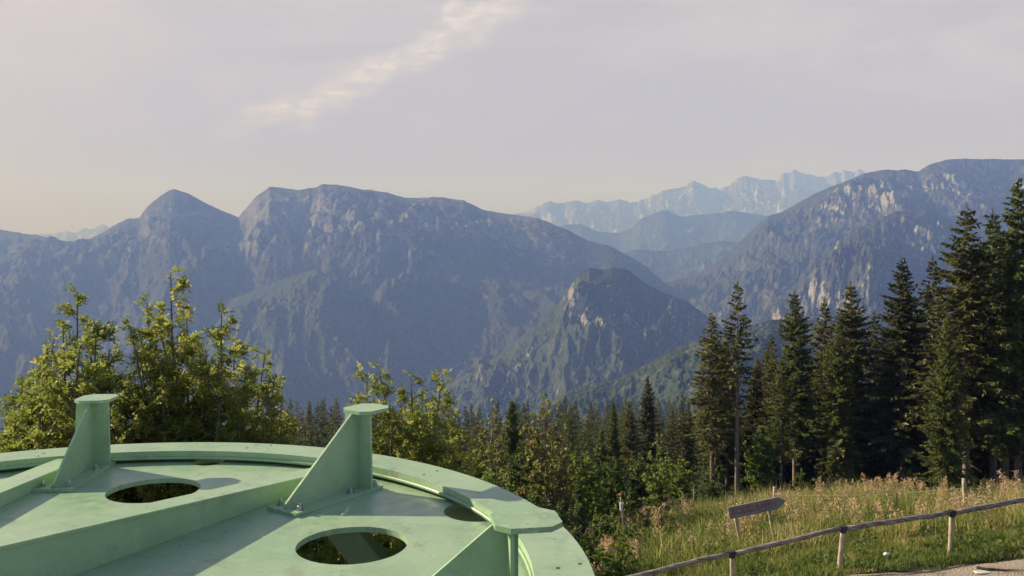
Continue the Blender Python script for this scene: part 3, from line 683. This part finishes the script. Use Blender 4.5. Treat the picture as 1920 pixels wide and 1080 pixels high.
leafy('rowan_tree', 'broad yellow green leafy tree with the highest tip, centre left behind the steel rim', 'tree', (-3.9, 11.4),
      jit([(320, 516), (276, 572), (245, 612), (350, 588), (300, 625), (415, 592), (440, 640), (385, 655), (462, 690), (497, 664), (515, 712), (265, 680), (340, 690), (425, 720), (300, 740), (380, 760), (480, 760), (530, 790),
           (250, 770), (335, 800), (430, 810), (500, 830), (550, 830), (290, 830), (390, 850), (235, 850), (360, 720), (300, 670), (410, 680), (505, 750), (275, 730), (540, 820)], 11.2), .105, M['rowan'], 22, 3.2, gap=.095, tmean=.46)
leafy('rowan_tree', 'yellow green leafy tree with three ragged tips right of the middle bracket', 'tree', (-1.5, 12.2),
      jit([(708, 690), (688, 705), (722, 742), (770, 708), (828, 712), (752, 770), (800, 762), (850, 772), (715, 800), (790, 815), (840, 820), (865, 830), (700, 850), (760, 850), (875, 880), (820, 880), (680, 900), (730, 790), (775, 780), (815, 760), (745, 830), (860, 800)], 12.2), .105, M['rowan'], 23, 3.0, gap=.095, tmean=.36)
# thicket seen below the deck and through its holes
leafy('shrub', 'low yellow green thicket seen through the big oval hole in the deck', 'shrub', (-2.2, 12.0),
      jit([(560 + 28 * k, 868 + 25 * (k % 3), 0) [:2] for k in range(9)] + [(590, 1000), (650, 1010), (700, 990), (740, 1010), (620, 950), (760, 960)], 11.6, 1.2), .12, M['young'], 24, 2.2, gap=.08, dens=1.1, tmean=.42, maxs=.8)
leafy('shrub', 'low leafy thicket showing through the oval hole beside the left bracket', 'shrub', (-4.6, 12.4),
      jit([(200 + 26 * k, 880 + 22 * (k % 3)) for k in range(9)], 12.4, .8), .12, M['young'], 25, 1.6, gap=.08, tmean=.4, maxs=.8)
# russet broadleaf and young trees further off
leafy('russet_tree', 'thin russet leaved tree rising above the dark forest right of the full green spruce', 'tree', (1.6, 38),
      jit([(1022, 738), (1040, 760), (1000, 765), (1058, 800), (985, 800), (1030, 800), (1070, 840), (1005, 850)], 38, 1), .26, M['russet'], 31, 7, style='simple', shoot=.4, maxs=1.3, gap=.2, dens=.9)
leafy('russet_tree', 'russet tinged leafy tree behind the left shoulder of the full green spruce', 'tree', (-1.2, 40),
      jit([(925, 752), (905, 790), (945, 800), (885, 830), (920, 840), (960, 860)], 40, 1), .26, M['russet'], 32, 7, style='simple', shoot=.4, maxs=1.3, gap=.2, dens=.9, tmean=.35)
leafy('young_tree', 'bright yellow green young tree between the weeds and the dark spruces', 'tree', (6.9, 42),
      jit([(1235, 818), (1222, 850), (1252, 850), (1240, 870), (1210, 890), (1265, 885), (1230, 900)], 42, .6), .24, M['young'], 33, 4.0, style='simple', shoot=.35, maxs=1.0, gap=.13, dens=1.1)
leafy('young_tree', 'small bright bush beside the steel rim left of the young spruces', 'tree', (-1.6, 28),
      jit([(870, 868), (895, 850), (880, 905), (915, 890), (850, 900), (900, 930)], 28, .8), .2, M['young'], 34, 3, style='simple', shoot=.4, maxs=.9, gap=.11, tmean=.4)
sh = [(1130, 900, 38, 'leafy shrub at the left end of the weedy strip'), (1175, 905, 40, 'rounded green shrub behind the red-topped stake'),
      (1300, 905, 44, 'green shrub at the foot of the slender left spruce'), (940, 880, 34, 'olive shrub directly behind the steel rim'),
      (1000, 910, 34, 'dark olive shrub behind the rim below the russet tree'), (1055, 940, 33, 'green shrub behind the cap of the right bracket'),
      (1425, 800, 50, 'light green sapling between the bare spruce trunks'), (1500, 880, 52, 'sparse green sapling in the dark of the wood'),
      (1690, 880, 46, 'small leafy sapling at the foot of the dense dark spruce'), (560, 845, 30, 'bush peeping over the rim left of the middle bracket'),
      (890, 830, 38, 'yellow green shrub in the gap behind the rim right of the leafy three-tipped tree'),
      (975, 830, 42, 'tall green shrub in front of the full green spruce'), (1100, 850, 42, 'bright shrub below the small sunny spruce'),
      (1150, 860, 45, 'green shrub between the light edged spruce and the stake'), (1200, 850, 48, 'leafy shrub left of the bright young tree'),
      (1280, 860, 50, 'green shrub right of the bright young tree'), (1330, 880, 47, 'small shrub at the foot of the slender bare-stemmed spruce'),
      (1105, 985, 28, 'low tangled bush at the right edge of the steel rim'), (1190, 985, 30, 'low green bush right of the red-topped stake'),
      (1265, 975, 33, 'low leafy bush among pinkish weeds left of the arrow sign'), (1330, 965, 36, 'low bush just behind the left end of the arrow sign'),
      (1145, 955, 33, 'green bush between the rim and the red-topped stake'), (1225, 950, 36, 'dense green bush below the bright young tree'),
      (1290, 945, 38, 'green bush below the slender bare-stemmed spruce'), (1150, 1025, 27, 'low weedy bush near the bottom right of the steel rim'),
      (1400, 940, 42, 'bush at the foot of the spindly bare-trunked spruce'), (1560, 925, 45, 'scrubby bush where the meadow meets the dark wood'), (1730, 918, 44, 'scrubby bush below the great bushy spruce'),
      (1860, 915, 43, 'scrubby bush behind the wire at the right edge'), (30, 790, 30, 'dark green bush at the left edge of the photo')]
for i, (u, v, y, lb) in enumerate(sh):
    x = (u - 960) * y / F
    leafy('shrub', lb, 'shrub', (x, y), jit([(u + random.uniform(-38, 38) * 36 / y, v + random.uniform(0, 55 if v < 912 else 14), y) [:2] for _ in range(8)] + [(u, v)], y, 1.0), .2 if v < 912 else .13, M['shrub'] if i % 3 else M['young'], 60 + i, 3.2, style='simple', shoot=.5, maxs=1.0, gap=.14, tmean=.35)

# ------------------------------------------------------------------ meadow
def blades(n, ymin, ymax, xfun, hf, tf, wd, seed, name, mat, label, lean=.35):
    r = np.random.default_rng(seed); y = np.sqrt(r.uniform(ymin ** 2, ymax ** 2, n)); x = xfun(y, r, n)
    cl = fbm(x / 1.1, y / 1.1, 3, seed); h = hf(x, y, r, n) * (.55 + .9 * cl)
    P = np.stack([x, y, gz(x, y) - .03], 1); az = r.uniform(0, 6.283, n); ln = r.normal(0, lean, n)
    D = np.stack([np.cos(az) * ln, np.sin(az) * ln, np.ones(n)], 1); az2 = r.uniform(0, 6.283, n); N = np.stack([np.cos(az2), np.sin(az2), np.zeros(n)], 1)
    w2 = (wd * r.uniform(.6, 1.4, n))[:, None]; mid_ = P + D * (h * .55)[:, None]; tip = P + D * h[:, None] * np.array([1.5, 1.5, .97])
    V = np.stack([P - N * w2 * .5, P + N * w2 * .5, mid_ + N * w2 * .45, tip, mid_ - N * w2 * .45], 1).reshape(-1, 3)
    k = np.arange(n)[:, None] * 5; F1 = k + np.array([[0, 1, 2, 4]]); F2 = k + np.array([[4, 2, 3, 3]])
    Fq = F1; Ft = k + np.array([[4, 2, 3]])
    tnt = np.clip(tf(x, y, r, n), 0, 1)
    Fall = np.concatenate([np.stack([Fq[:, 0], Fq[:, 1], Fq[:, 2]], 1), np.stack([Fq[:, 0], Fq[:, 2], Fq[:, 3]], 1), Ft]); tn = np.concatenate([tnt, tnt, tnt])
    o = npmesh(name, V, Fall, mat, attrs={'tint': ('FACE', tn)}); tag(o, label, kind='stuff'); return o
xf = lambda y, r, n: r.uniform(.03, .64, n) * y
blades(60000, 21.7, 27, xf, lambda x, y, r, n: np.interp(y, [21.3, 22.2, 24, 27], [.08, .22, .34, .42]) * r.uniform(.5, 1.3, n),
       lambda x, y, r, n: r.normal(.27, .16, n) + 1.0 * (fbm(x / .9, y / .9, 3, 4) - .45) + np.interp(y, [21.5, 24, 27], [-.08, .05, .25]), .022, 101, 'grass', M['grass'], 'green and yellow grass behind the rail fence')
blades(70000, 25, 44, xf, lambda x, y, r, n: .70 * r.uniform(.35, 1.4, n) * (.25 + 1.5 * fbm(x / 2.6, y / 2.6, 3, 61)),
       lambda x, y, r, n: r.normal(.52, .18, n) + .95 * (fbm(x / 1.6, y / 1.6, 3, 14) - .45) - .16 * np.clip((9 - x) / 4, 0, 1), .032, 102, 'tall_grass', M['grass'], 'tall tan and green meadow grass below the wood')
blades(9000, 20.6, 22.2, lambda y, r, n: r.uniform(5, 16, n), lambda x, y, r, n: .10 * r.uniform(.4, 1.4, n) * (fbm(x / .6, y / .35, 3, 8) + .22 * (y - 21.6) > .52),
       lambda x, y, r, n: r.normal(.4, .2, n), .014, 103, 'path_grass', M['grass'], 'short worn grass tufts on the gravel path')
# broad leafy herbs low in the grass
r = np.random.default_rng(77); cr = Acc()
n = 26000; y = np.sqrt(r.uniform(21.8 ** 2, 40 ** 2, n)); x = r.uniform(.03, .64, n) * y; keep = fbm(x / 1.5, y / 1.5, 3, 33) > .47; x, y = x[keep], y[keep]; n = len(x)
P = np.stack([x, y, gz(x, y) + r.uniform(.02, .32, n) * np.clip((y - 21.6) / 1.5, .2, 1)], 1)
D = unit(r.normal(0, 1, (n, 3)) + np.array([0, 0, .5])); N = unit(np.cross(D, r.normal(size=(n, 3))))
cr.add(*kites(P, D, N, r.uniform(.08, .2, n), r.uniform(.04, .09, n), np.clip(r.normal(.2, .16, n), 0, 1)))
for i in range(1500):                                     # leafy stems of thistles and nettles
    y = math.sqrt(r.uniform(22.4 ** 2, 48 ** 2)); x = r.uniform(.05, .64) * y
    if fbm(np.array([x / 2.2]), np.array([y / 2.2]), 3, 88)[0] < .50: continue
    h = r.uniform(.35, .95) * min(1, (y - 21) / 4); k = 34; f = r.random(k) ** .8; ln = r.normal(0, .12, 2); z = float(gz(x, y))
    B = np.stack([x + ln[0] * f * h, y + ln[1] * f * h, z + h * f], 1) + r.normal(0, .03, (k, 3))
    D = unit(np.stack([r.normal(0, 1, k), r.normal(0, 1, k), r.normal(.35, .35, k)], 1)); N = unit(np.cross(D, r.normal(0, .5, (k, 3)) + np.array([0, 0, 1.])))
    cr.add(*kites(B, D, N, r.uniform(.10, .22, k) * (1.15 - .6 * f), r.uniform(.03, .07, k), np.clip(r.normal(r.uniform(.05, .45), .08, k), 0, 1)))
tag(cr.obj('herbs', M['grass']), 'low leafy herbs mixed into the grass', kind='stuff')
# dry seed stalks
def stalk(acc, x, y, h, r, head, nh=26):
    z = float(gz(x, y)); tt = np.linspace(0, 1, 5); ln = r.normal(0, .10, 2)
    P = np.stack([x + ln[0] * tt ** 2 * h, y + ln[1] * tt ** 2 * h, z + h * tt], 1); V, Fc = tube_arrays(P, .008 * (1.3 - tt), 3); acc.add(V, Fc, np.full(len(Fc), r.uniform(.1, .5)))
    f = 1 - r.random(nh) ** 1.3 * head; B = np.stack([np.interp(f, tt, P[:, i]) for i in range(3)], 1) + r.normal(0, .05, (nh, 3)) * (1.35 - f)[:, None] * 2
    D = unit(r.normal(0, 1, (nh, 3)) + np.array([0, 0, .8])); N = unit(np.cross(D, r.normal(size=(nh, 3))))
    acc.add(*kites(B, D, N, r.uniform(.06, .14, nh), r.uniform(.03, .06, nh), np.clip(r.normal(r.uniform(.35, .85), .12, nh), 0, 1)))
acc = Acc()
for i in range(1150):
    y = r.uniform(26, 46) if i % 3 else r.uniform(37, 46.5); x = r.uniform(.07, .62) * y
    if vnoise(np.array([x / 3.2]), np.array([y / 3.2]), 5)[0] < .42: continue
    stalk(acc, x, y, r.uniform(.6, 1.3), r, r.uniform(.25, .6), 30)
tag(acc.obj('dry_weeds', M['weed']), 'tan and pinkish seeding weeds standing in the meadow', kind='stuff')
for u, y, h, lb in ((1640, 36, 1.75, 'tall fluffy brown seed plant left of the wire fence post'), (1672, 37, 1.7, 'tall fluffy seed plant just right of its twin before the dark wood'),
                    (1768, 35, 1.55, 'wide headed seed plant left of the leaning fence post'), (1875, 33, 1.5, 'bushy seed plant near the right edge above the rail'),
                    (1905, 35, 1.7, 'tall seed plant at the right edge of the photo'), (1232, 33, 1.6, 'pinkish seed plant left of the arrow sign'),
                    (1140, 30, 1.3, 'reddish dry plant beside the steel rim'), (1280, 35, 1.6, 'pale topped seed plant between stake and arrow sign')):
    x = (u - 960) * y / F; a2 = Acc()
    for q in range(4): stalk(a2, x + r.normal(0, .14), y + r.normal(0, .14), h * r.uniform(.75, 1), r, .42, 60)
    o = a2.obj('seed_plant', M['weed']); me = o.data; z = float(gz(x, y))
    me.transform(Matrix.Translation((-x, -y, -z))); o.location = (x, y, z); tag(o, lb, 'plant', 'tall seed plants in the meadow')

# ------------------------------------------------------------------ rail fence
fx = [2.5, 5.5, 8.28, 11.3, 14.5, 17.8]; fy = [22.2, 22.2, 22.2, 22.8, 23.6, 24.5]
ftop = [-.52, .164, .79, 1.00, 1.24, 1.45]; lean = [.1, .05, -.10, -.04, .02, 0]
rf = empty('rail_fence', (fx[0], fy[0], float(gz(fx[0], fy[0])))); tag(rf, 'low weathered wooden fence with one long rail between meadow and path', 'fence')
O = np.array(rf.location)
def pole(name, p0, p1, r0, r1, mat, parent, org, sides=10, wob=.0, n=8):
    p0 = np.array(p0, float); p1 = np.array(p1, float); tt = np.linspace(0, 1, n); P = p0 + (p1 - p0) * tt[:, None] - np.array(org)
    if wob: P[1:-1] += rng.normal(0, wob, (n - 2, 3))
    rad = r0 + (r1 - r0) * tt + rng.normal(0, .03 * r0, n); V, Fc = tube_arrays(P, rad, sides)
    c0 = len(V); V = np.concatenate([V, P[:1], P[-1:]]); k = np.arange(sides); k2 = (k + 1) % sides
    Fc = np.concatenate([Fc, np.stack([k2, k, np.full(sides, c0), np.full(sides, c0)], 1), np.stack([(n - 1) * sides + k, (n - 1) * sides + k2, np.full(sides, c0 + 1), np.full(sides, c0 + 1)], 1)])
    tri = np.concatenate([Fc[:, [0, 1, 2]], Fc[:-2 * sides][:, [0, 2, 3]]]); return npmesh(name, V, tri, mat, parent, smooth=False)
for i in range(len(fx)):
    b = float(gz(fx[i], fy[i])); bz = min(b, ftop[i] - .9)
    pole('post', (fx[i] - lean[i] * -1, fy[i], bz - .2), (fx[i], fy[i], ftop[i] - .05), .065, .058, M['pole'], rf, O)
    if i < len(fx) - 1:
        n = 9; tt = np.linspace(0, 1, n); A0 = np.array([fx[i] + .08, fy[i] - .03, ftop[i]]); B0 = np.array([fx[i + 1] - .08, fy[i + 1] - .03, ftop[i + 1]])
        pole('rail', A0, B0, .066, .060, M['rail'], rf, O, 9, .007, 12)
    bm = bmesh.new(); bmesh.ops.create_cone(bm, segments=12, radius1=.082, radius2=.085, depth=.17, cap_ends=True, matrix=Matrix.Translation((fx[i] - O[0], fy[i] - .02 - O[1], ftop[i] - O[2] - .02)))
    bmobj('joint_cap', bm, M['darkwood'], rf)
# wire fence
wp = [((1455, 990), 34.8, 1.45), ((1810, 976), 32.4, 1.55), ((2150, 960), 31.5, 1.5), ]
wf = empty('wire_fence', (*unproj(1455, 990, 34.8)[:2], float(gz(*unproj(1455, 990, 34.8)[:2])))); tag(wf, 'thin wire pasture fence on rough posts running through the weeds', 'fence')
O = np.array(wf.location); tops = []
for (u, v), y, h in wp:
    x = (u - 960) * y / F; b = float(gz(x, y)); tops.append((x, y, b, h))
    pole('post', (x + .04, y, b - .2), (x - .06, y, b + h), .075, .068, M['pole'], wf, O)
srt = sorted(tops)
for lv in (.80, .48):
    for a_, b_ in zip(srt[:-1], srt[1:]):
        n = 12; tt = np.linspace(0, 1, n); A0 = np.array([a_[0], a_[1] - .08, a_[2] + a_[3] * lv]); B0 = np.array([b_[0], b_[1] - .08, b_[2] + b_[3] * lv])
        P = A0 + (B0 - A0) * tt[:, None] - O; P[:, 2] -= .12 * 4 * tt * (1 - tt); V, Fc = tube_arrays(P, np.full(n, .006), 4); npmesh('wire', V, Fc, M['wire'], wf)
# stakes
for u, vt, vb, lb, top in ((1164, 928, 1053, 'thin dark stake with a bright red knob top in the weeds beside the rim', 'redpaint'),
                           (1301, 914, 980, 'short reddish stake with a pink top among weeds left of the arrow sign', 'weed')):
    y = 32 if u < 1200 else 40; x = (u - 960) * y / F; b = float(gz(x, y)); zt = unproj(u, vt, y)[2]
    st = empty('marker_stake', (x, y, b)); tag(st, lb, 'stake', 'marker stakes in the meadow')
    pole('stick', (x + .25 if u < 1200 else x, y, b - .2), (x, y, zt - .08), .035, .03, M['wood'], st, (x, y, b), 8)
    bm = bmesh.new(); bmesh.ops.create_uvsphere(bm, u_segments=12, v_segments=8, radius=.058, matrix=Matrix.Translation((0, 0, zt - b)))
    bmobj('knob', bm, M[top], st, True)
    if u < 1200:
        bm = bmesh.new(); bmesh.ops.create_cone(bm, segments=10, radius1=.05, radius2=.075, depth=.28, cap_ends=True, matrix=Matrix.Translation((.02, 0, zt - b - .42)))
        bmobj('pale_band', bm, M['whitepaint'], st)
# arrow sign
y = 27.6; L0 = np.array(unproj(1366, 962, y)); L1 = np.array(unproj(1474, 940, y))
sx, sz = (L1 - L0)[[0, 2]]; ln = math.hypot(sx, sz); ang = math.atan2(sz, sx)
xm = L0[0] + .2; sg = empty('arrow_sign', (float(L0[0]), y, float(gz(L0[0], y)))); tag(sg, 'weathered grey arrow board with faded red writing on two leaning posts', 'sign')
O = np.array(sg.location); hh = .19
bm = bmesh.new(); pts = [(0, -hh), (ln - .30, -hh * .95), (ln, .03), (ln - .24, hh), (.01, hh * .93)]
prism(bm, pts, 1, -.02, .02)
bd = bmobj('board', bm, M['board'], sg, bevel=.004); bd.location = tuple(L0 - O); bd.rotation_euler = (0, -ang, 0)
cu = bpy.data.curves.new('lettering', 'FONT'); cu.body = 'RODELBAHN'; cu.size = .27; cu.extrude = .002; cu.align_y = 'CENTER'; cu.space_character = 1.0
tmp = bpy.data.objects.new('tmp', cu); sc.collection.objects.link(tmp); dg = bpy.context.evaluated_depsgraph_get()
me = bpy.data.meshes.new_from_object(tmp.evaluated_get(dg)); bpy.data.objects.remove(tmp)
wdt = max(v.co.x for v in me.vertices); me.transform(Matrix.Translation((.09, -.0235, -.0)) @ Matrix.Rotation(R(90), 4, 'X') @ Matrix.Diagonal(((ln - .42) / wdt, 1, 1, 1)))
me.materials.clear(); me.materials.append(M['fadedred']); me.name = 'lettering'
link(bpy.data.objects.new('lettering', me), bd)
for (u0, v0, u1, v1) in ((1378, 966, 1394, 1050), (1440, 950, 1456, 1030)):
    p1 = np.array(unproj(u0, v0, y + .06)); p0 = np.array(unproj(u1, v1, y + .06)); pole('post', p0, p1, .055, .05, M['pole'], sg, O, 8)
# litter, stone and fallen twigs on the path edge
def rock(name, x, y, s, mat, label, cat, zoff=.0, seed=1):
    bm = bmesh.new(); bmesh.ops.create_icosphere(bm, subdivisions=3, radius=1); rr = random.Random(seed)
    for v in bm.verts:
        k = 1 + (1.1 if name == 'crumpled_paper' else .5) * (float(vnoise(np.array([v.co.x * 1.7 + seed]), np.array([v.co.y * 1.7 + v.co.z]), seed)[0]) - .5); v.co = Vector((v.co.x * s[0] * k, v.co.y * s[1] * k, v.co.z * s[2] * k + s[2] * .6))
    o = bmobj(name, bm, mat); o.location = (x, y, float(gz(x, y)) + zoff); return tag(o, label, cat)
px, py, pz = unproj(1662, 1034, 22.6); rock('crumpled_paper', px, py, (.085, .05, .03), M['paper'], 'crumpled white paper lying in the grass between the fence posts', 'litter', .22, 3)
rock('stone', (1845 - 960) * 20.9 / F, 20.95, (.20, .11, .03), M['stone'], 'flat pale stone on the gravel near the right edge', 'stone', .03, 5)
for (u0, u1, y0, y1, lb) in ((1835, 1925, 21.15, 20.7, 'long dark fallen branch on the gravel at the right edge'), (1770, 1800, 20.75, 20.7, 'short dark stick on the gravel right of the fence posts')):
    x0, x1 = (u0 - 960) * y0 / F, (u1 - 960) * y1 / F; n = 8; tt = np.linspace(0, 1, n); P = np.stack([x0 + (x1 - x0) * tt, y0 + (y1 - y0) * tt, np.zeros(n)], 1); P[:, 1] += rng.normal(0, .04, n); P[:, 2] = gz(P[:, 0], P[:, 1]) + .07
    c = P[0].copy(); V, Fc = tube_arrays(P - c, .03 * (1.2 - tt), 6); o = npmesh('fallen_branch', V, Fc, M['darkwood'], smooth=True); o.location = tuple(c); tag(o, lb, 'branch')
